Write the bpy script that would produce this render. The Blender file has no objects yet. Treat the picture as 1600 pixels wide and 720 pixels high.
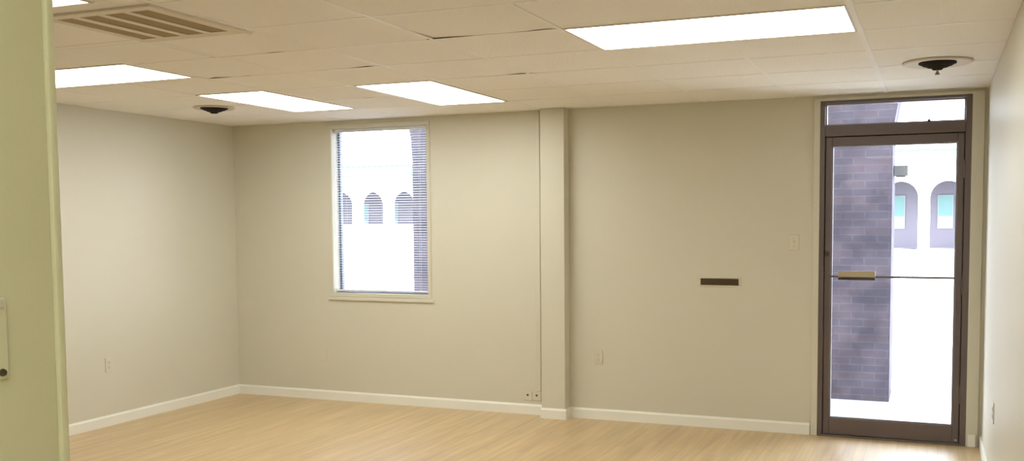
import bpy, bmesh, math, random
from mathutils import Vector, Matrix
random.seed(4)
C = bpy.context.scene.collection
PI = math.pi
H = 2.44            # ceiling height
W = 6.257           # room width (left wall x=0, right wall x=W); back wall inner face y=0
YF = -6.198         # near wall of the room (camera stands in the hall behind it)
XH = 4.75           # hall's left wall face

# ------------------------------------------------------------------ materials
def mat(name, col, rough=0.6, metal=0.0, spec=0.5, noise=0.0, nscale=8.0, bump=0.0, bscale=60.0, emit=None, estr=0.0, col2=None):
    m = bpy.data.materials.new(name); m.use_nodes = True
    nt = m.node_tree; b = nt.nodes['Principled BSDF']
    b.inputs['Roughness'].default_value = rough
    b.inputs['Metallic'].default_value = metal
    b.inputs['Specular IOR Level'].default_value = spec
    tc = nt.nodes.new('ShaderNodeTexCoord')
    c2 = col2 or tuple(max(0, c * (1 - noise)) for c in col)
    nz = nt.nodes.new('ShaderNodeTexNoise'); nz.inputs['Scale'].default_value = nscale; nz.inputs['Detail'].default_value = 4
    nt.links.new(tc.outputs['Object'], nz.inputs['Vector'])
    mx = nt.nodes.new('ShaderNodeMix'); mx.data_type = 'RGBA'
    mx.inputs['A'].default_value = (*col, 1); mx.inputs['B'].default_value = (*c2, 1)
    nt.links.new(nz.outputs['Fac'], mx.inputs['Factor'])
    nt.links.new(mx.outputs['Result'], b.inputs['Base Color'])
    if bump:
        n2 = nt.nodes.new('ShaderNodeTexNoise'); n2.inputs['Scale'].default_value = bscale; n2.inputs['Detail'].default_value = 3
        nt.links.new(tc.outputs['Object'], n2.inputs['Vector'])
        bp = nt.nodes.new('ShaderNodeBump'); bp.inputs['Strength'].default_value = bump; bp.inputs['Distance'].default_value = 0.01
        nt.links.new(n2.outputs['Fac'], bp.inputs['Height']); nt.links.new(bp.outputs['Normal'], b.inputs['Normal'])
    if emit:
        b.inputs['Emission Color'].default_value = (*emit, 1); b.inputs['Emission Strength'].default_value = estr
    return m

PAINT = (0.69, 0.655, 0.54)
M = {}
M['wall'] = mat('beige_wall_paint', PAINT, 0.55, noise=0.03, nscale=1.5, bump=0.05, bscale=140, spec=0.4)
M['wall_gloss'] = mat('beige_satin_wall_paint', PAINT, 0.48, noise=0.03, nscale=1.5, bump=0.06, bscale=9, spec=0.4)
M['hall'] = mat('khaki_hall_paint', (0.74, 0.715, 0.475), 0.5, noise=0.03, nscale=1.5, bump=0.05, bscale=140, spec=0.35)
M['trim_khaki'] = mat('khaki_corner_trim', (0.75, 0.725, 0.48), 0.45, noise=0.03, spec=0.35)
M['trim'] = mat('cream_baseboard_paint', (0.90, 0.885, 0.80), 0.35, noise=0.04, nscale=5)
M['tile'] = mat('ceiling_tile', (0.95, 0.915, 0.865), 0.85, noise=0.05, nscale=2.2, bump=0.25, bscale=90, spec=0.15)
M['tbar'] = mat('ceiling_tee_paint', (0.95, 0.92, 0.87), 0.5, noise=0.04, spec=0.3)
M['web'] = mat('ceiling_tee_web', (0.27, 0.19, 0.12), 0.8, noise=0.3, nscale=20)
M['dark'] = mat('dark_plenum', (0.05, 0.04, 0.03), 0.9)
M['bronze'] = mat('bronze_anodised_aluminium', (0.16, 0.125, 0.122), 0.4, metal=0.35, noise=0.12, nscale=6, spec=0.5)
M['bronze_in'] = mat('dark_window_frame', (0.17, 0.18, 0.23), 0.4, metal=0.3, noise=0.1, spec=0.5)
M['bead'] = mat('grey_glazing_bead', (0.30, 0.29, 0.29), 0.4, metal=0.4, noise=0.1)
M['brass'] = mat('brown_brass', (0.085, 0.056, 0.026), 0.45, metal=0.4, noise=0.15, nscale=12)
M['plate'] = mat('painted_cover_plate', (0.70, 0.655, 0.53), 0.4, noise=0.03)
M['ivory'] = mat('ivory_plastic', (0.70, 0.66, 0.54), 0.35, noise=0.03)
M['plate_hall'] = mat('khaki_painted_plate', (0.745, 0.72, 0.485), 0.4, noise=0.03)
M['slot'] = mat('dark_slot', (0.12, 0.09, 0.06), 0.6)
M['screw'] = mat('screw_steel', (0.55, 0.52, 0.46), 0.35, metal=0.7)
M['screw_dark'] = mat('tarnished_screw', (0.09, 0.075, 0.04), 0.5, metal=0.4)
M['white_metal'] = mat('cream_enamel', (0.78, 0.70, 0.57), 0.45, noise=0.05, nscale=10, spec=0.4)
M['ring'] = mat('dull_cream_enamel', (0.70, 0.63, 0.52), 0.6, noise=0.08, nscale=14, spec=0.3)
M['vent_in'] = mat('brown_vent_backing', (0.40, 0.30, 0.165), 0.8, noise=0.15, nscale=15)  # plain brown for the sheet close behind the grille slots
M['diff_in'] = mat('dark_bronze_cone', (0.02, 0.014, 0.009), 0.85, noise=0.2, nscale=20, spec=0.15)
M['lamp'] = mat('prismatic_diffuser', (0.9, 0.9, 0.88), 0.5, noise=0.02, emit=(0.955, 0.98, 0.94), estr=10.0)
M['lamp_dim'] = mat('weakened_prismatic_diffuser', (0.9, 0.9, 0.88), 0.5, noise=0.02, emit=(0.955, 0.98, 0.94), estr=5.6)  # emission lowered on the left-hand panels to darken the left wall
M['lampframe'] = mat('troffer_frame_enamel', (0.74, 0.67, 0.56), 0.45, noise=0.05)
M['blind'] = mat('white_blind_slat', (0.80, 0.81, 0.84), 0.45, noise=0.03)
def slatmat():
    m = M['blind'].copy(); m.name = 'translucent_white_slat'; nt = m.node_tree; L = nt.links
    pb = nt.nodes['Principled BSDF']; out = nt.nodes['Material Output']
    tl = nt.nodes.new('ShaderNodeBsdfTranslucent'); tl.inputs[0].default_value = (.94, .95, .98, 1)
    mx = nt.nodes.new('ShaderNodeMixShader'); mx.inputs[0].default_value = .85
    L.new(pb.outputs[0], mx.inputs[1]); L.new(tl.outputs[0], mx.inputs[2]); L.new(mx.outputs[0], out.inputs[0])
    return m
M['slat'] = slatmat()
M['cord'] = mat('blind_ladder_cord', (0.45, 0.45, 0.48), 0.8)
M['push'] = mat('satin_push_pad', (0.52, 0.45, 0.32), 0.4, metal=0.4, noise=0.08)
M['push_dark'] = mat('push_pad_underside', (0.05, 0.035, 0.03), 0.5)
M['concrete'] = mat('pale_concrete', (0.36, 0.36, 0.36), 0.85, noise=0.10, nscale=3, bump=0.1, bscale=40)
M['asphalt'] = mat('sun_bleached_paving', (0.19, 0.19, 0.19), 0.9, noise=0.12, nscale=1.2)
M['stucco'] = mat('white_stucco', (0.86, 0.86, 0.85), 0.85, noise=0.04, nscale=1.0)
M['stucco_in'] = mat('shade_tinted_stucco', (0.22, 0.195, 0.23), 0.85, noise=0.06, nscale=1.0)  # arch shade and lavender glare put into the wall colour
M['mint'] = mat('mint_green_roof', (0.045, 0.105, 0.085), 0.6, noise=0.08, nscale=2)
M['mint_dark'] = mat('mint_green_roof_rib', (0.035, 0.06, 0.05), 0.6, noise=0.08, nscale=2)
M['mint_glass'] = mat('mint_tinted_window', (0.15, 0.29, 0.27), 0.35, noise=0.12, nscale=1.5)
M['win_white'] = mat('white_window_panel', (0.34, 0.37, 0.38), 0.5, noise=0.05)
M['signgrey'] = mat('grey_sign_box', (0.085, 0.08, 0.075), 0.6, noise=0.08)

def wood():
    m = bpy.data.materials.new('light_oak_laminate'); m.use_nodes = True
    nt = m.node_tree; L = nt.links; b = nt.nodes['Principled BSDF']
    tc = nt.nodes.new('ShaderNodeTexCoord')
    sp = nt.nodes.new('ShaderNodeSeparateXYZ'); L.new(tc.outputs['Object'], sp.inputs[0])
    cb = nt.nodes.new('ShaderNodeCombineXYZ'); L.new(sp.outputs['Y'], cb.inputs['X']); L.new(sp.outputs['X'], cb.inputs['Y'])
    br = nt.nodes.new('ShaderNodeTexBrick'); L.new(cb.outputs[0], br.inputs['Vector'])
    br.offset = 0.37; br.inputs['Scale'].default_value = 1.0
    br.inputs['Brick Width'].default_value = 0.62; br.inputs['Row Height'].default_value = 0.065
    br.inputs['Mortar Size'].default_value = 0.0012; br.inputs['Mortar Smooth'].default_value = 0.3
    br.inputs['Color1'].default_value = (0.66, 0.48, 0.25, 1); br.inputs['Color2'].default_value = (0.60, 0.42, 0.21, 1)
    br.inputs['Mortar'].default_value = (0.43, 0.28, 0.14, 1)
    mp = nt.nodes.new('ShaderNodeMapping'); mp.inputs['Scale'].default_value = (22, 1.3, 1); L.new(tc.outputs['Object'], mp.inputs[0])
    nz = nt.nodes.new('ShaderNodeTexNoise'); nz.inputs['Scale'].default_value = 1.0; nz.inputs['Detail'].default_value = 5; L.new(mp.outputs[0], nz.inputs['Vector'])
    rp = nt.nodes.new('ShaderNodeValToRGB'); L.new(nz.outputs['Fac'], rp.inputs[0])
    rp.color_ramp.elements[0].position = 0.3; rp.color_ramp.elements[0].color = (0.80, 0.79, 0.76, 1)
    rp.color_ramp.elements[1].position = 0.7; rp.color_ramp.elements[1].color = (1.06, 1.06, 1.06, 1)
    mx = nt.nodes.new('ShaderNodeMix'); mx.data_type = 'RGBA'; mx.blend_type = 'MULTIPLY'; mx.inputs['Factor'].default_value = 1
    L.new(br.outputs['Color'], mx.inputs['A']); L.new(rp.outputs['Color'], mx.inputs['B'])
    L.new(mx.outputs['Result'], b.inputs['Base Color'])
    b.inputs['Roughness'].default_value = 0.5; b.inputs['Specular IOR Level'].default_value = 0.7; b.inputs['Coat Weight'].default_value = 0.7; b.inputs['Coat Roughness'].default_value = 0.42
    bp = nt.nodes.new('ShaderNodeBump'); bp.inputs['Strength'].default_value = 0.08; bp.inputs['Distance'].default_value = 0.002
    L.new(nz.outputs['Fac'], bp.inputs['Height']); L.new(bp.outputs['Normal'], b.inputs['Normal'])
    return m
M['wood'] = wood()

def brickmat():
    m = bpy.data.materials.new('weathered_flare_tinted_brick'); m.use_nodes = True
    nt = m.node_tree; L = nt.links; b = nt.nodes['Principled BSDF']
    tc = nt.nodes.new('ShaderNodeTexCoord')
    sp = nt.nodes.new('ShaderNodeSeparateXYZ'); L.new(tc.outputs['Object'], sp.inputs[0])
    ad = nt.nodes.new('ShaderNodeMath'); L.new(sp.outputs['X'], ad.inputs[0]); L.new(sp.outputs['Y'], ad.inputs[1])
    cb = nt.nodes.new('ShaderNodeCombineXYZ'); L.new(ad.outputs[0], cb.inputs['X']); L.new(sp.outputs['Z'], cb.inputs['Y'])
    br = nt.nodes.new('ShaderNodeTexBrick'); L.new(cb.outputs[0], br.inputs['Vector'])
    br.inputs['Scale'].default_value = 1.0
    br.inputs['Brick Width'].default_value = 0.205; br.inputs['Row Height'].default_value = 0.068
    br.inputs['Mortar Size'].default_value = 0.005; br.inputs['Mortar Smooth'].default_value = 0.2
    br.inputs['Color1'].default_value = (0.064, 0.050, 0.056, 1); br.inputs['Color2'].default_value = (0.048, 0.042, 0.054, 1)  # lavender lens flare tinted into the brick colours
    br.inputs['Mortar'].default_value = (0.068, 0.061, 0.072, 1)
    nz = nt.nodes.new('ShaderNodeTexNoise'); nz.inputs['Scale'].default_value = 4.0; nz.inputs['Detail'].default_value = 5; L.new(tc.outputs['Object'], nz.inputs['Vector'])
    rp = nt.nodes.new('ShaderNodeValToRGB'); L.new(nz.outputs['Fac'], rp.inputs[0])
    rp.color_ramp.elements[0].position = 0.35; rp.color_ramp.elements[0].color = (0.66, 0.63, 0.72, 1)
    rp.color_ramp.elements[1].position = 0.68; rp.color_ramp.elements[1].color = (1.5, 1.42, 1.45, 1)
    mx = nt.nodes.new('ShaderNodeMix'); mx.data_type = 'RGBA'; mx.blend_type = 'MULTIPLY'; mx.inputs['Factor'].default_value = 1
    L.new(br.outputs['Color'], mx.inputs['A']); L.new(rp.outputs['Color'], mx.inputs['B'])
    L.new(mx.outputs['Result'], b.inputs['Base Color'])
    b.inputs['Roughness'].default_value = 0.85
    bp = nt.nodes.new('ShaderNodeBump'); bp.inputs['Strength'].default_value = 0.5; bp.inputs['Distance'].default_value = 0.01
    iv = nt.nodes.new('ShaderNodeMath'); iv.operation = 'SUBTRACT'; iv.inputs[0].default_value = 1.0; L.new(br.outputs['Fac'], iv.inputs[1])
    L.new(iv.outputs[0], bp.inputs['Height']); L.new(bp.outputs['Normal'], b.inputs['Normal'])
    return m
M['brick'] = brickmat()

def glassmat():
    m = bpy.data.materials.new('clear_window_glass'); m.use_nodes = True
    nt = m.node_tree; nt.nodes.clear(); L = nt.links
    out = nt.nodes.new('ShaderNodeOutputMaterial'); mx = nt.nodes.new('ShaderNodeMixShader')
    tr = nt.nodes.new('ShaderNodeBsdfTransparent'); tr.inputs[0].default_value = (0.93, 0.96, 0.97, 1)
    gl = nt.nodes.new('ShaderNodeBsdfGlossy'); gl.inputs['Roughness'].default_value = 0.02
    fr = nt.nodes.new('ShaderNodeFresnel'); fr.inputs['IOR'].default_value = 1.13
    L.new(fr.outputs[0], mx.inputs[0]); L.new(tr.outputs[0], mx.inputs[1]); L.new(gl.outputs[0], mx.inputs[2]); L.new(mx.outputs[0], out.inputs[0])
    return m
M['glass'] = glassmat()

# ------------------------------------------------------------------ mesh helpers
def nb(): return bmesh.new()
def box(bm, x0, x1, y0, y1, z0, z1, bev=0.0, seg=2):
    t = bmesh.new()
    bmesh.ops.create_cube(t, size=1.0)
    for v in t.verts:
        v.co = Vector(((x0 + x1) / 2 + v.co.x * (x1 - x0), (y0 + y1) / 2 + v.co.y * (y1 - y0), (z0 + z1) / 2 + v.co.z * (z1 - z0)))
    if bev: bmesh.ops.bevel(t, geom=t.edges[:], offset=bev, segments=seg, affect='EDGES', profile=0.5)
    merge(bm, t); return bm
def merge(bm, t):
    me = bpy.data.meshes.new('tmp'); t.to_mesh(me); t.free(); bm.from_mesh(me); bpy.data.meshes.remove(me)
def prism(bm, prof, a0, a1, axis):
    """extrude a closed 2-D profile along an axis: axis 'x' -> prof (y,z); 'y' -> (x,z); 'z' -> (x,y)"""
    def P(a, b, t): return {'x': (t, a, b), 'y': (a, t, b), 'z': (a, b, t)}[axis]
    v0 = [bm.verts.new(P(a, b, a0)) for a, b in prof]; v1 = [bm.verts.new(P(a, b, a1)) for a, b in prof]
    n = len(prof)
    for i in range(n): bm.faces.new((v0[i], v0[(i + 1) % n], v1[(i + 1) % n], v1[i]))
    bm.faces.new(v0[::-1]); bm.faces.new(v1)
    return bm
def lathe(bm, prof, c, n=40, axis='z'):
    rings = []
    for r, h in prof:
        ring = []
        for k in range(n):
            a = 2 * PI * k / n; u, w = r * math.cos(a), r * math.sin(a)
            p = {'z': (u, w, h), 'y': (u, h, w), 'x': (h, u, w)}[axis]
            ring.append(bm.verts.new((c[0] + p[0], c[1] + p[1], c[2] + p[2])))
        rings.append(ring)
    for a, b in zip(rings, rings[1:]):
        for k in range(n): bm.faces.new((a[k], a[(k + 1) % n], b[(k + 1) % n], b[k]))
    bm.faces.new(rings[0][::-1]); bm.faces.new(rings[-1])
    return bm
def obj(name, bm, m, parent=None, smooth=False, kind=None, label=None, cat=None, group=None):
    bmesh.ops.recalc_face_normals(bm, faces=bm.faces[:])
    me = bpy.data.meshes.new(name); bm.to_mesh(me); bm.free()
    ms = m if isinstance(m, (list, tuple)) else [m]
    for q in ms: me.materials.append(q)
    o = bpy.data.objects.new(name, me); C.objects.link(o)
    if smooth:
        for p in me.polygons: p.use_smooth = True
        try: me.set_sharp_from_angle(angle=math.radians(35))
        except Exception: pass
    if parent is not None:
        o.parent = parent
        o.matrix_parent_inverse = Matrix.Translation(-parent.location)
    tag(o, label, cat, group, kind)
    return o
def tag(o, label=None, cat=None, group=None, kind=None):
    if label: o['label'] = label
    if cat: o['category'] = cat
    if group: o['group'] = group
    if kind: o['kind'] = kind
def thing(name, loc, label, cat, group=None, kind=None):
    o = bpy.data.objects.new(name, None); o.empty_display_size = 0.1; o.location = loc; C.objects.link(o)
    tag(o, label, cat, group, kind); return o
def S(name, bm, m, label, cat, parent=None): return obj(name, bm, m, parent, kind='structure', label=label, cat=cat)

# ------------------------------------------------------------------ shell
YB = -9.4
b = nb(); box(b, -0.15, W + 0.15, YB - .15, 0.16, -0.12, 0.0)
S('floor', b, M['wood'], 'light oak laminate plank floor of the empty office', 'floor')

DX0, DX1, DZ = 5.165, 6.157, 2.402         # door opening
WX0, WX1, WZ0, WZ1 = 1.052, 1.984, 0.952, 2.372   # window opening
T = 0.16; HT = 2.78; PZ = 5.6  # unseen wall top raised to keep sun off the brick arcade
b = nb()
box(b, -0.15, WX0, 0, T, 0, PZ); box(b, WX0, WX1, 0, T, 0, WZ0); box(b, WX0, WX1, 0, T, WZ1, PZ)
box(b, WX1, DX0, 0, T, 0, PZ); box(b, DX0, DX1, 0, T, DZ, PZ); box(b, DX1, W + .15, 0, T, 0, PZ)
S('wall_back', b, M['wall'], 'beige back wall with the window and the glass door', 'wall')
b = nb(); box(b, -0.15, 0, YF - .15, 0, 0, HT); S('wall_left', b, M['wall'], 'beige left side wall with one low outlet', 'wall')
b = nb(); box(b, W, W + .15, YB, 0, 0, HT); S('wall_right', b, M['wall_gloss'], 'satin beige right side wall beside the glass door', 'wall')
b = nb(); box(b, 0, XH - .15, YF - .15, YF, 0, HT); S('wall_front', b, M['wall'], 'near wall of the office left of the hall opening', 'wall')
b = nb(); box(b, XH - .15, XH, YB, YF - 0.022, 0, HT); S('wall_hall', b, M['hall'], 'khaki hall wall at the left edge of the view', 'wall')
b = nb(); box(b, XH - .15, W + .15, YB - .15, YB, 0, HT); S('wall_hall_end', b, M['hall'], 'end wall of the hall behind the viewer', 'wall')
# corner trim on the end of the hall wall
b = nb(); box(b, XH - .162, XH + .007, YF - .0215, YF - .005, 0, H, bev=.006, seg=3)
S('trim_1', b, M['trim_khaki'], 'khaki rounded corner trim on the end of the hall wall', 'trim')

# ------------------------------------------------------------------ ceiling: tiles + tees
gx = [0.0, 0.605, 1.215, 1.81, 2.43, 3.045, 3.68, 4.335, 4.97, 5.602, W]
gy = [0.0, -.05, -.65, -1.235, -1.83, -2.43, -3.03, -3.60, -4.16, -4.275, -4.85, -5.45, -6.05, -6.65, -7.25, -7.85, -8.45, -9.05, YB]
lights = {'L1': (4.345, 5.592, -3.035, -2.43), 'L2': (2.455, 3.02, -1.83, -.66), 'L3': (1.225, 1.785, -1.875, -.75),
          'L6': (4.98, 6.20, -7.80, -7.20),  # unseen hall panel, added to brighten the hall wall
          'L4': (.58, 1.80, -3.09, -2.53), 'L5': (1.62, 2.84, -4.86, -4.28)}
VENT = (2.385, 3.015, -4.175, -3.535)
DIFF = [(5.936, -1.30), (0.845, -1.24)]
holes = list(lights.values()) + [VENT]
# gaps: where a tile corner has lifted off its tee: (x, y of the tee, reach to left, reach to right, amount)
gaps = [(3.69, -3.03, .05, .26, .013), (2.95, -2.43, .16, .05, .011), (4.27, -3.03, .14, .05, .007), (3.62, -1.83, .10, .12, .009),
        (1.86, -2.43, .05, .16, .011), (2.76, -3.03, .10, .10, .006), (2.10, -2.43, .06, .06, .005), (2.2, -1.235, .06, .08, .004)]
b = nb()
def inside(x0, x1, y0, y1):
    return any(x0 < h[1] - .02 and x1 > h[0] + .02 and y0 < h[3] - .02 and y1 > h[2] + .02 for h in holes)
def tile(x0, x1, y0, y1, zz):
    e = .0008; x0 += e; x1 -= e; y0 += e; y1 -= e
    nx = max(2, int((x1 - x0) / .05)); ny = 4
    g = []
    tilt = [random.uniform(0, .0004) for _ in range(4)]
    for i in range(nx + 1):
        row = []
        for j in range(ny + 1):
            u, v = i / nx, j / ny; x = x0 + (x1 - x0) * u; y = y0 + (y1 - y0) * v
            z = zz + (tilt[0] * (1 - u) + tilt[1] * u) * (1 - v) + (tilt[2] * (1 - u) + tilt[3] * u) * v
            for (cx, cy, rl, rr, am) in gaps:
                if abs(y1 - cy) < .03:
                    d = (x - cx) / (rr if x > cx else rl)
                    z += .6 * am * max(0, 1 - abs(d)) * max(0, 1 - (y1 - y) / .3)
            row.append(b.verts.new((x, y, z)))
        g.append(row)
    for i in range(nx):
        for j in range(ny): b.faces.new((g[i][j], g[i][j + 1], g[i + 1][j + 1], g[i + 1][j]))
# cut the plan into cells that avoid lights and vent
def split(vals, extra): 
    s = sorted(vals)
    for e in extra:
        if all(abs(e - q) > .012 for q in s): s.append(e)
    return sorted(s)
cellsx = gx; cellsy = sorted(gy)
for j in range(len(cellsy) - 1):
    y0, y1 = cellsy[j], cellsy[j + 1]
    i = 0
    while i < len(cellsx) - 1:
        x0, x1 = cellsx[i], cellsx[i + 1]
        # subtract holes from this cell by slicing
        xs = sorted({x0, x1} | {q for h in holes for q in h[:2] if x0 + .004 < q < x1 - .004 and h[2] < y1 - .004 and h[3] > y0 + .004})
        ys = sorted({y0, y1} | {q for h in holes for q in h[2:] if y0 + .004 < q < y1 - .004 and h[0] < x1 - .004 and h[1] > x0 + .004})
        for a, a2 in zip(xs, xs[1:]):
            for c, c2 in zip(ys, ys[1:]):
                mx_, my_ = (a + a2) / 2, (c + c2) / 2
                if any(h[0] < mx_ < h[1] and h[2] < my_ < h[3] for h in holes): continue
                if a2 - a < .012 or c2 - c < .012:
                    vs = [b.verts.new(p) for p in ((a, c, H + .001), (a, c2, H + .001), (a2, c2, H + .001), (a2, c, H + .001))]; b.faces.new(vs); continue
                tile(a, a2, c, c2, H + .0014)
        i += 1
S('ceiling', b, M['tile'], 'suspended ceiling of cream tiles', 'ceiling')
b = nb()
F = .010
def free(x0, x1, y0, y1): return not any(x0 < h[1] - .015 and x1 > h[0] + .015 and y0 < h[3] - .015 and y1 > h[2] + .015 for h in holes)
for x in gx[1:-1]:
    for y0, y1 in zip(cellsy, cellsy[1:]):
        if free(x - .005, x + .005, y0, y1): box(b, x - F, x + F, y0, y1, H, H + .0012)
for y in gy[1:-1]:
    for x0, x1 in zip(gx, gx[1:]):
        if free(x0, x1, y - .005, y + .005): box(b, x0, x1, y - F, y + F, H + .0001, H + .0011)
box(b, 5.602 - .014, 5.602 + .014, -6, 0, H - .002, H)      # the heavier main tee by the door
S('trim_2', b, M['tbar'], 'cream ceiling grid tees', 'trim')
b = nb()
for y in gy[1:-1]:
    for x0, x1 in zip(gx, gx[1:]):
        if free(x0, x1, y - .005, y + .005): box(b, x0, x1, y - .0015, y + .0015, H + .001, H + .03)
S('trim_3', b, M['web'], 'dark webs of the ceiling grid seen in the tile gaps', 'trim')
b = nb(); box(b, -.15, W + .15, YB - .15, T, HT, HT + .1); S('ceiling_deck', b, M['dark'], 'roof deck above the suspended ceiling', 'ceiling')

# ------------------------------------------------------------------ baseboards
BH, BT = .084, .013
bprof = lambda s, o: [(o, 0), (o + s * BT, 0), (o + s * BT, BH - .014), (o + s * .008, BH - .006), (o + s * .006, BH), (o, BH)]
b = nb(); prism(b, bprof(1, 0), YF, 0, 'y'); S('baseboard_left', b, M['trim'], 'cream baseboard along the left wall', 'baseboard')
CX0, CX1, CD = 3.05, 3.25, .11
b = nb(); prism(b, bprof(-1, 0), BT, CX0, 'x'); prism(b, bprof(-1, 0), CX1, 5.112, 'x')
S('baseboard_back', b, M['trim'], 'cream baseboard along the back wall', 'baseboard')
b = nb(); prism(b, bprof(-1, W), YB, -.03, 'y'); S('baseboard_right', b, M['trim'], 'cream baseboard along the right wall', 'baseboard')
b = nb(); prism(b, bprof(-1, -CD), CX0 - .001, CX1 + BT, 'x'); prism(b, bprof(1, CX1), -CD, 0, 'y'); prism(b, bprof(-1, CX0), -CD, 0, 'y')
colbase = b
b = nb(); box(b, CX0, CX1, -CD, 0, 0, H, bev=.003)
col = S('wall_column', b, M['wall'], 'narrow beige boxed-out column on the back wall right of the window', 'column')
obj('baseboard', colbase, M['trim'], col, label='cream baseboard wrapped round the column foot')

# ------------------------------------------------------------------ window with casing, frame, pane
b = nb()
cw = .034
def casing(bm, x0, x1, z0, z1, w, t, bottom=True):
    box(bm, x0 - w, x0, -t, 0, z0, z1, bev=.003); box(bm, x1, x1 + w, -t, 0, z0, z1, bev=.003)
    box(bm, x0 - w, x1 + w, -t, 0, z1, z1 + w, bev=.003)
    if bottom: box(bm, x0 - w, x1 + w, -t, 0, z0 - w, z0, bev=.003)
casing(b, WX0, WX1, WZ0, WZ1, cw, .009)
win = S('window_1', b, M['wall'], 'tall single window with white mini blind and thin beige casing', 'window')
b = nb(); fy0, fy1, fw = .095, .135, .020
box(b, WX0, WX0 + fw, fy0, fy1, WZ0, WZ1, bev=.003); box(b, WX1 - fw, WX1, fy0, fy1, WZ0, WZ1, bev=.003)
box(b, WX0 + fw, WX1 - fw, fy0, fy1, WZ1 - fw, WZ1, bev=.003); box(b, WX0 + fw, WX1 - fw, fy0, fy1, WZ0, WZ0 + fw, bev=.003)
obj('window_frame', b, M['bronze_in'], win, label='dark metal window frame')
b = nb(); box(b, WX0 + fw, WX1 - fw, .113, .117, WZ0 + fw, WZ1 - fw); obj('pane', b, M['glass'], win)
b = nb(); box(b, WX0 - .055, WX1 + .055, -.016, 0, WZ0 - cw - .032, WZ0 - cw - .002, bev=.005)
obj('window_apron', b, M['wall'], win)
# dark line of the metal sill strip on the reveal's edges
b = nb(); box(b, WX0 + .001, WX1 - .001, .03, .094, WZ0, WZ0 + .007, bev=.002); obj('sill_strip', b, M['bronze_in'], win)

mb = thing('mini_blind', ((WX0 + WX1) / 2, .055, WZ1), 'white mini blind with open slats hanging inside the window', 'blind')
b = nb(); box(b, WX0 + .006, WX1 - .004, .042, .068, WZ1 - .027, WZ1 - .001, bev=.002); obj('head_rail', b, M['blind'], mb)
b = nb(); z = WZ0 + .045; th = math.radians(-6); hw = .0125
while z < WZ1 - .035:
    pts = []
    for k in range(5):
        u = -1 + k / 2
        d = u * hw; hgt = .0012 * (1 - u * u)
        pts.append((.055 + d * math.cos(th) - hgt * math.sin(th), z + d * math.sin(th) + hgt * math.cos(th)))
    prof = pts + [(y, zz - .0006) for y, zz in pts[::-1]]
    prism(b, prof, WX0 + .008, WX1 - .006, 'x'); z += .0212
obj('slats', b, M['slat'], mb)
b = nb(); box(b, WX0 + .008, WX1 - .006, .044, .066, WZ0 + .012, WZ0 + .026, bev=.003); obj('bottom_rail', b, M['blind'], mb)
for cx in (WX0 + .10, (WX0 + WX1) / 2, WX1 - .10):
    b = nb()
    for yy in (.0418, .0682): box(b, cx - .0012, cx + .0012, yy - .0006, yy + .0006, WZ0 + .02, WZ1 - .02)
    obj('ladder_cord', b, M['cord'], mb)

# ------------------------------------------------------------------ door frame, transom, door leaf
FY0, FY1 = -.012, .10
b = nb()
JL, JR = DX0 + .034, DX1 - .040           # inner faces of the jambs
TZ0, TZ1 = 2.150, 2.228                   # transom bar
box(b, DX0, JL, FY0, FY1, 0, DZ, bev=.003); box(b, JR, DX1, FY0, FY1, 0, DZ, bev=.003)
box(b, JL, JR, FY0, FY1, DZ - .020, DZ, bev=.003); box(b, JL, JR, FY0, FY1, TZ0, TZ1, bev=.004)
fr = S('trim_4', b, M['bronze'], 'dark bronze metal frame round the glass door and transom', 'door frame')
b = nb()                                    # painted casing round it
box(b, DX0 - .045, DX0, -.016, 0, 0, DZ + .02, bev=.003); box(b, DX1, W - .022, -.016, 0, 0, DZ + .02, bev=.003)
box(b, DX0 - .045, W - .022, -.012, 0, DZ, DZ + .022, bev=.003)
S('trim_5', b, M['wall'], 'beige painted casing strips round the door frame', 'door casing')
b = nb(); box(b, DX1 + .012, DX1 + .062, -.036, -.016, 0, .085, bev=.004); S('trim_6', b, M['trim'], 'small pale plinth block at the foot of the right door casing', 'plinth block')
b = nb(); box(b, DX0, DX1, -.02, T, 0, .012, bev=.004); S('trim_7', b, M['bronze'], 'dark bronze threshold under the glass door', 'threshold')
b = nb()
def ring(bm, x0, x1, z0, z1, w, y0, y1, bev=.002):
    box(bm, x0, x0 + w, y0, y1, z0, z1, bev=bev); box(bm, x1 - w, x1, y0, y1, z0, z1, bev=bev)
    box(bm, x0 + w, x1 - w, y0, y1, z1 - w, z1, bev=bev); box(bm, x0 + w, x1 - w, y0, y1, z0, z0 + w, bev=bev)
ring(b, JL, JR, TZ1, DZ - .020, .009, .02, .075)
tw = S('window_2', b, M['bead'], 'narrow transom window above the glass door', 'transom window')
b = nb(); box(b, JL + .009, JR - .009, .045, .050, TZ1 + .009, DZ - .029); obj('pane', b, M['glass'], tw)
b = nb(); lathe(b, [(.011, 0), (.012, .008), (.008, .013), (.006, .020)], (5.885, .01, TZ1 - .0005), 16); obj('latch', b, M['bronze'], tw, smooth=True, label='small dark latch knob')

# door stops behind the leaf
b = nb(); box(b, JL, JL + .022, .0475, .075, 0.012, TZ0); box(b, JR - .022, JR, .0475, .075, 0.012, TZ0); box(b, JL + .022, JR - .022, .0475, .075, TZ0 - .022, TZ0)
obj('door_stop', b, M['bronze'], fr)
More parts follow.
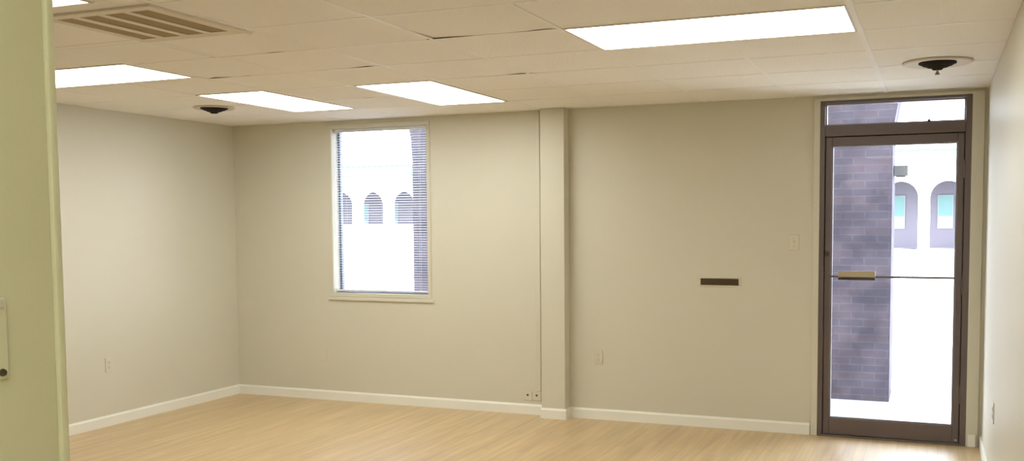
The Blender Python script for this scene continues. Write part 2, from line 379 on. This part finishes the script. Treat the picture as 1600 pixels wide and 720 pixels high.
# leaf
LX0, LX1, LZ0, LZ1 = JL + .004, JR - .004, .014, TZ0 - .004
GX0, GX1, GZ0, GZ1 = 5.247, 6.071, .133, 2.085
ly0, ly1 = .0, .046
b = nb()
box(b, LX0, GX0, ly0, ly1, LZ0, LZ1, bev=.004); box(b, GX1, LX1, ly0, ly1, LZ0, LZ1, bev=.004)
box(b, GX0, GX1, ly0, ly1, LZ0, GZ0, bev=.004); box(b, GX0, GX1, ly0, ly1, GZ1, LZ1, bev=.004)
leaf = S('door_1', b, M['bronze'], 'full-height glass door in a dark bronze metal frame', 'door')
b = nb(); ring(b, GX0, GX1, GZ0, GZ1, .009, .010, .036); obj('glazing_bead', b, M['bead'], leaf)
b = nb(); box(b, GX0 + .006, GX1 - .006, .020, .026, GZ0 + .006, GZ1 - .006); obj('pane', b, M['glass'], leaf)
b = nb(); zb = 1.158
box(b, GX0 - .004, GX1 + .004, -.026, -.014, zb - .007, zb + .007, bev=.003)
for xx in (GX0 - .006, GX1 + .002): box(b, xx - .008, xx + .012, -.016, .002, zb - .010, zb + .010, bev=.002)
bar = obj('push_bar', b, M['bronze'], leaf)
b = nb(); box(b, 5.302, 5.553, -.040, -.022, zb - .003, zb + .040, bev=.003); obj('push_pad', b, M['push'], bar, label='pale metal push pad')
b = nb(); box(b, 5.302, 5.553, -.040, -.020, zb - .024, zb - .004, bev=.003); obj('pad_base', b, M['push_dark'], bar, label='dark lower edge of the push pad')
b = nb(); lathe(b, [(.017, .001), (.017, -.006), (.014, -.010), (.010, -.010)], (5.222, 0, 1.318), 24, 'y'); obj('lock_cylinder', b, M['push_dark'], leaf, smooth=True, label='dark round lock cylinder')
b = nb(); box(b, 6.085, 6.103, -.006, .001, .030, .040, bev=.002); obj('bolt', b, M['screw'], leaf, label='small bright bolt')
for zz in (.35, 1.1, 1.9):
    b = nb(); lathe(b, [(.008, zz - .06), (.008, zz + .06)], (LX1 + .004, -.006, 0), 14); obj('hinge', b, M['bronze'], leaf, smooth=True)

# ------------------------------------------------------------------ wall fittings
def on_back(bm_fn): pass
def outlet(name, P, face, w=.070, h=.114, label='', kind='duplex', mp=M['plate'], cat='outlet', group=None):
    """plate on a wall; face: 'y' (back wall, faces -y), 'x+' (left wall, faces +x), 'x-' (right wall, faces -x)"""
    t = thing(name, P, label, cat, group)
    def tr(bm):
        for v in bm.verts:
            a, d, z = v.co     # a along wall, d out of the wall, z up
            if face == 'y': v.co = (P[0] + a, P[1] - d, P[2] + z)
            elif face == 'x+': v.co = (P[0] + d, P[1] + a, P[2] + z)
            else: v.co = (P[0] - d, P[1] + a, P[2] + z)
        return bm
    b = nb(); box(b, -w / 2, w / 2, 0, .006 if kind != 'hall' else .005, -h / 2, h / 2, bev=.0025); obj('cover_plate', tr(b), mp, t)
    if kind == 'duplex':
        for s in (-1, 1):
            b = nb(); lathe(b, [(.0165, 0.005), (.0165, .0085)], (0, 0, s * .0195), 20, 'y')
            r = obj('receptacle', tr(b), M['ivory'] if mp is M['ivory'] else mp, t)
            b = nb()
            for q in (-.006, .006): box(b, q - .0011, q + .0011, .008, .0092, s * .0195 - .001, s * .0195 + .007)
            lathe(b, [(.0024, .008), (.0024, .0092)], (0, 0, s * .0195 - .008), 10, 'y')
            obj('slots', tr(b), M['slot'], r)
        b = nb(); lathe(b, [(.0035, .005), (.003, .0075)], (0, 0, 0), 12, 'y'); obj('screw', tr(b), M['screw'], t)
    elif kind == 'switch':
        b = nb(); box(b, -.011, .011, .005, .0075, -.02, .02, bev=.001); obj('switch_bezel', tr(b), M['plate'], t)
        b = nb(); box(b, -.005, .005, .006, .017, -.002, .010, bev=.002); obj('toggle', tr(b), mp, t)
        for s in (-1, 1):
            b = nb(); lathe(b, [(.0035, .005), (.003, .0075)], (0, 0, s * .030), 12, 'y'); obj('screw', tr(b), M['screw'], t)
    elif kind == 'jack':
        b = nb(); lathe(b, [(.009, .005), (.009, .009), (.006, .010)], (0, 0, .004), 16, 'y'); obj('jack', tr(b), M['slot'], t)
    elif kind == 'blank':
        for s in (-1, 1):
            b = nb(); lathe(b, [(.0035, .005), (.003, .0075)], (0, 0, s * .042), 12, 'y'); obj('screw', tr(b), mp, t)
    elif kind == 'hall':
        b = nb(); box(b, -.0165, .0165, .004, .0065, -.033, .033, bev=.002); obj('rocker', tr(b), mp, t)
        b = nb(); lathe(b, [(.0055, .005), (.0045, .0085)], (.024, 0, .0485), 14, 'y'); obj('screw', tr(b), M['ivory'], t, label='pale painted screw')
        b = nb(); lathe(b, [(.0055, .005), (.0045, .0085)], (.024, 0, -.0465), 14, 'y'); obj('screw', tr(b), M['screw_dark'], t, label='dark tarnished screw')
    return t
outlet('wall_outlet', (0, -1.525, .475), 'x+', label='painted outlet low on the left side wall')
outlet('wall_outlet', (3.491, 0, .495), 'y', label='painted outlet low on the back wall just right of the column')
outlet('wall_outlet', (W, -1.44, .503), 'x-', label='outlet low on the right side wall near the glass door', mp=M['ivory'])
outlet('blank_outlet_plate', (.93, 0, .40), 'y', label='painted blank plate low on the back wall left of the window', kind='blank', cat='wall plate')
outlet('jack_plate', (2.886, 0, .154), 'y', w=.074, h=.078, label='small jack plate above the baseboard, left one of the pair by the column', kind='jack', cat='jack plate', group='jack plates by the column')
outlet('jack_plate', (2.965, 0, .154), 'y', w=.074, h=.078, label='small jack plate above the baseboard, the one touching the raceway by the column', kind='jack', cat='jack plate', group='jack plates by the column')
outlet('light_switch', (4.988, 0, 1.400), 'y', label='beige light switch on the back wall left of the glass door', kind='switch', cat='light switch')
outlet('wall_switch', (XH, -6.336, 1.408), 'x+', label='khaki painted wall switch cut off at the left edge on the hall wall', kind='hall', mp=M['plate_hall'], cat='wall switch')
# cable raceway beside the column
rw = thing('cable_raceway', (2.985, 0, .195), 'thin painted cable raceway running up beside the column', 'raceway')
b = nb(); box(b, 2.963, 3.006, -.014, 0, .195, H, bev=.004); obj('cover', b, M['wall'], rw)
# mail slot
ms = thing('mail_slot', (4.445, 0, 1.103), 'dark brown metal mail slot in the back wall left of the door', 'mail slot')
x0, x1, z0, z1 = 4.305, 4.588, 1.080, 1.127
b = nb()
box(b, x0 - .022, x1 + .022, -.005, 0, z1 + .002, z1 + .016, bev=.002); box(b, x0 - .022, x1 + .022, -.005, 0, z0 - .016, z0 - .002, bev=.002)
box(b, x0 - .022, x0 - .002, -.005, 0, z0 - .002, z1 + .002, bev=.002); box(b, x1 + .002, x1 + .022, -.005, 0, z0 - .002, z1 + .002, bev=.002)
obj('surround', b, M['plate'], ms, label='beige painted surround')
b = nb(); box(b, x0, x1, -.009, 0, z0, z1, bev=.003); fl = obj('flap', b, M['brass'], ms)
b = nb(); box(b, x0 + .012, x1 - .012, -.012, -.008, z0 + .004, z0 + .012, bev=.002); obj('lip', b, M['brass'], fl)

# ------------------------------------------------------------------ ceiling lights
def troffer(k, label):
    x0, x1, y0, y1 = lights[k]
    t = thing('ceiling_light', ((x0 + x1) / 2, (y0 + y1) / 2, H), label, 'ceiling light', 'fluorescent ceiling panels')
    b = nb(); f = .013
    box(b, x0, x0 + f, y0, y1, H - .004, H + .06, bev=.002); box(b, x1 - f, x1, y0, y1, H - .004, H + .06, bev=.002)
    box(b, x0 + f, x1 - f, y0, y0 + f, H - .004, H + .06, bev=.002); box(b, x0 + f, x1 - f, y1 - f, y1, H - .004, H + .06, bev=.002)
    box(b, x0, x1, y0, y1, H + .06, H + .09)
    obj('frame', b, M['lampframe'], t)
    b = nb(); box(b, x0 + f, x1 - f, y0 + f, y1 - f, H - .001, H + .003); obj('diffuser', b, M['lamp_dim'] if k in ('L4', 'L5') else M['lamp'], t)
troffer('L1', 'large lit ceiling panel lying crosswise, the biggest, before the door')
troffer('L2', 'lit ceiling panel pointing at the back wall, right of the window')
troffer('L3', 'lit ceiling panel pointing at the back wall, left of the window')
troffer('L4', 'lit ceiling panel cut off by the hall corner beyond the air grille')
troffer('L6', 'added ceiling panel brightening the hall, unseen behind the viewer')
troffer('L5', 'lit ceiling panel corner at the top left, nearer than the air grille')

# ------------------------------------------------------------------ return-air grille
x0, x1, y0, y1 = VENT
v = thing('air_grille', ((x0 + x1) / 2, (y0 + y1) / 2, H), 'square cream ceiling air grille with four long brown slots', 'air vent')
b = nb(); f = .055; zb_ = H - .002
iy0, iy1 = -4.095, -3.605
slots = [(2.432, 2.520), (2.565, 2.662), (2.702, 2.800), (2.838, 2.935)]
box(b, x0, slots[0][0], y0, y1, zb_, H + .004, bev=.001); box(b, slots[-1][1], x1, y0, y1, zb_, H + .004, bev=.001)
box(b, slots[0][0], slots[-1][1], y0, iy0, zb_, H + .004, bev=.001); box(b, slots[0][0], slots[-1][1], iy1, y1, zb_, H + .004, bev=.001)
box(b, x1 - .012, x1, y0, y1, zb_ - .008, zb_ + .002, bev=.002); box(b, x0, x1 - .012, y0, y0 + .012, zb_ - .008, zb_ + .002, bev=.002)
obj('frame', b, M['white_metal'], v)
for (a, c), (d, e) in zip(slots, slots[1:]):
    b = nb(); box(b, c, d, iy0, iy1, zb_, H + .001, bev=.001); obj('bar', b, M['white_metal'], v)
b = nb(); 
box(b, slots[0][0] - .01, slots[-1][1] + .01, iy0 - .01, iy1 + .01, H + .002, H + .03)
obj('filter', b, M['vent_in'], v, label='brown backing behind the slots')

# ------------------------------------------------------------------ round diffusers
for k, (cx, cy) in enumerate(DIFF):
    d = thing('ceiling_diffuser', (cx, cy, H), ['round cream ceiling diffuser with dark cone, left of the window by the corner', 'round cream ceiling diffuser with dark cone in front of the door'][1 - k], 'air diffuser', 'round ceiling diffusers')
    R_ = .185 if k == 0 else .15
    b = nb(); lathe(b, [(R_ - .03, H + .001), (R_, H), (R_ + .002, H - .006), (R_ - .008, H - .012), (R_ - .03, H - .009), (.108, H - .005), (.100, H - .003), (.100, H + .001)], (cx, cy, 0), 48)
    obj('ring', b, M['ring'], d, smooth=True)
    b = nb(); lathe(b, [(.099, H - .002), (.101, H - .010), (.082, H - .018), (.080, H - .021), (.056, H - .028), (.054, H - .031), (.030, H - .037), (.026, H - .044), (.012, H - .046)], (cx, cy, 0), 40)
    cn = obj('cone', b, M['diff_in'], d, smooth=True, label='dark stepped cone')
    if k: continue
    b = nb(); lathe(b, [(.006, H - .044), (.006, H - .056), (.009, H - .060), (.014, H - .070), (.011, H - .075), (.004, H - .077)], (cx, cy, 0), 20)
    obj('knob', b, M['screw'], cn, smooth=True)

# ------------------------------------------------------------------ outside: pavement, brick arcade, far arcade building
GZ = -.05
b = nb(); box(b, -40, 45, T, 3.2, -.20, GZ, bev=0); S('ground_sidewalk', b, M['concrete'], 'pale concrete sidewalk outside the glass door', 'sidewalk')
b = nb(); box(b, -75, 60, 3.2, 90, -.30, GZ - .02); S('ground_parking_lot', b, M['asphalt'], 'bright open parking lot beyond the brick piers', 'parking lot')

def arch_wall(bm, x0, x1, y0, y1, z0, ztop, centres, r, zs, n=20, segs=None):
    """wall from x0..x1 with round-headed openings (to z0) at the given centres"""
    cur = x0
    for c in centres:
        box(bm, cur, c - r, y0, y1, z0, ztop)
        pts = [(c - r * math.cos(PI * k / n), zs + r * math.sin(PI * k / n)) for k in range(n + 1)]
        for (xa, za), (xb, zb2) in zip(pts, pts[1:]):
            prism(bm, [(xa, za), (xb, zb2), (xb, ztop), (xa, ztop)], y0, y1, 'y')
        cur = c + r
    box(bm, cur, x1, y0, y1, z0, ztop)
PY0, PY1 = 1.82, 2.36
pitch = 4.16; pr = 1.78; pw = pitch - 2 * pr
# pier B right edge at 5.58, pier A left edge at .82
zsp = 2.22
bay = [5.58 + pr + pitch * k for k in range(-5, 5)]
ba = thing('brick_arcade', (5.28, 2.1, GZ), 'weathered brick arcade of piers and arches outside the window and door', 'arcade')
b = nb(); arch_wall(b, bay[0] - pr - .6, bay[-1] + pr + .6, PY0, PY1, zsp, 4.55, bay, pr, zsp, 28)
obj('arch_wall', b, M['brick'], ba)
for k, c in enumerate(bay):
    b = nb(); box(b, c - pr - pw, c - pr, PY0, PY1, GZ, zsp, bev=.004); obj('pier', b, M['brick'], ba)
# grey box fixed to the near pier
sb = thing('sign_box', (5.62, 2.1, 2.0), 'small flat grey box fixed to the side of the brick pier outside the door', 'sign box')
b = nb(); box(b, 5.581, 5.700, 2.0, 2.12, 1.945, 2.035, bev=.005); obj('case', b, M['signgrey'], sb)
b = nb(); box(b, 5.60, 5.68, 2.03, 2.09, 1.935, 1.946, bev=.002); obj('base_strip', b, M['push_dark'], sb)

# far building
FYA = 48.0; sp_ = 2.313
cs = [4.11 + sp_ * k for k in range(-24, 9)]
ra = .87; zs = 2.66
bd = thing('arcade_building', (4, 50, GZ), 'white arcaded building with a mint green roof edge across the parking lot', 'building')
b = nb(); arch_wall(b, cs[0] - 1.3, cs[-1] + 1.3, FYA, FYA + .45, GZ, 4.5, cs, ra, zs, 20); obj('arched_front', b, M['stucco'], bd)
b = nb(); box(b, cs[0] - 1.3, cs[-1] + 1.3, FYA + 3.2, FYA + 3.4, GZ, 4.5); obj('rear_wall', b, M['stucco_in'], bd, label='wall behind the arches with lavender shade put into its colour')
b = nb(); box(b, cs[0] - 1.3, -20.0, FYA - .22, FYA - .02, GZ, 1.42); obj('fade_wall', b, M['stucco'], bd, label='added low white wall standing in for the overexposed fade below the arches')  # made-up wall, whitens the arch bottoms like overexposure
b = nb(); prism(b, [(FYA - .35, 4.5), (FYA - .35, 4.62), (FYA + .5, 5.18), (FYA + 5, 5.3), (FYA + 5, 4.5)], cs[0] - 1.6, cs[-1] + 1.6, 'x')
rf = obj('roof', b, M['mint'], bd, label='mint green metal roof edge')
b = nb()
x = cs[0] - 1.3; low = []
while x < cs[-1] + 1.3:
    low += [(x, 5.26), (x + .22, 5.26), (x + .22, 5.20), (x + .42, 5.20)]; x += .42
prism(b, low + [(x, 5.06), (cs[0] - 1.3, 5.06)], FYA + .34, FYA + .52, 'y')
obj('ridge_caps', b, M['mint_dark'], rf)
for c in cs:
    # window seen in each arch, offset to the left or right of centre
    wx = c - .12 if c < 5.3 else c + .05
    if -60 < c:
        b = nb(); box(b, wx - .55, wx + .25, FYA + 3.12, FYA + 3.21, 1.0, 2.85); wo = obj('window', b, M['win_white'], bd)
        b = nb(); box(b, wx - .50, wx + .20, FYA + 3.10, FYA + 3.125, 1.7, 2.80); obj('pane', b, M['mint_glass'], wo)

# ------------------------------------------------------------------ light
w = bpy.data.worlds.new('World'); bpy.context.scene.world = w; w.use_nodes = True
bg = w.node_tree.nodes['Background']; bg.inputs['Color'].default_value = (0.82, 0.87, 1.0, 1); bg.inputs['Strength'].default_value = 12.0
sl = bpy.data.lights.new('sun', 'SUN'); sl.energy = 48.0; sl.angle = math.radians(1); sl.color = (1, .98, .98)
so = bpy.data.objects.new('sun', sl); C.objects.link(so); so.location = (0, -20, 30)
so.rotation_euler = Vector((-.35, 1.0, -1.25)).to_track_quat('-Z', 'Y').to_euler()

# ------------------------------------------------------------------ camera
f, cx, cy = 1533.596, 849.788, 444.194
yaw, pitch_, roll = -0.3815, -0.0645, -0.0065
cam = bpy.data.cameras.new('camera'); co = bpy.data.objects.new('camera', cam); C.objects.link(co)
fw = Vector((math.sin(yaw) * math.cos(pitch_), math.cos(yaw) * math.cos(pitch_), math.sin(pitch_)))
rt = Vector((math.cos(yaw), -math.sin(yaw), 0)); up = rt.cross(fw)
r2 = rt * math.cos(roll) + up * math.sin(roll); u2 = -rt * math.sin(roll) + up * math.cos(roll)
mw = Matrix((( r2.x, u2.x, -fw.x, 5.9541), (r2.y, u2.y, -fw.y, -7.285), (r2.z, u2.z, -fw.z, 1.5661), (0, 0, 0, 1)))
co.matrix_world = mw
cam.sensor_width = 36; cam.sensor_fit = 'HORIZONTAL'; cam.lens = f / 1600 * 36
cam.shift_x = -(cx - 800) / 1600; cam.shift_y = (cy - 360) / 1600
cam.clip_start = .02; cam.clip_end = 500
sc = bpy.context.scene; sc.camera = co
vs = sc.view_settings; vs.view_transform = 'Standard'; vs.look = 'None'; vs.gamma = 1; vs.exposure = 0; vs.use_curve_mapping = False
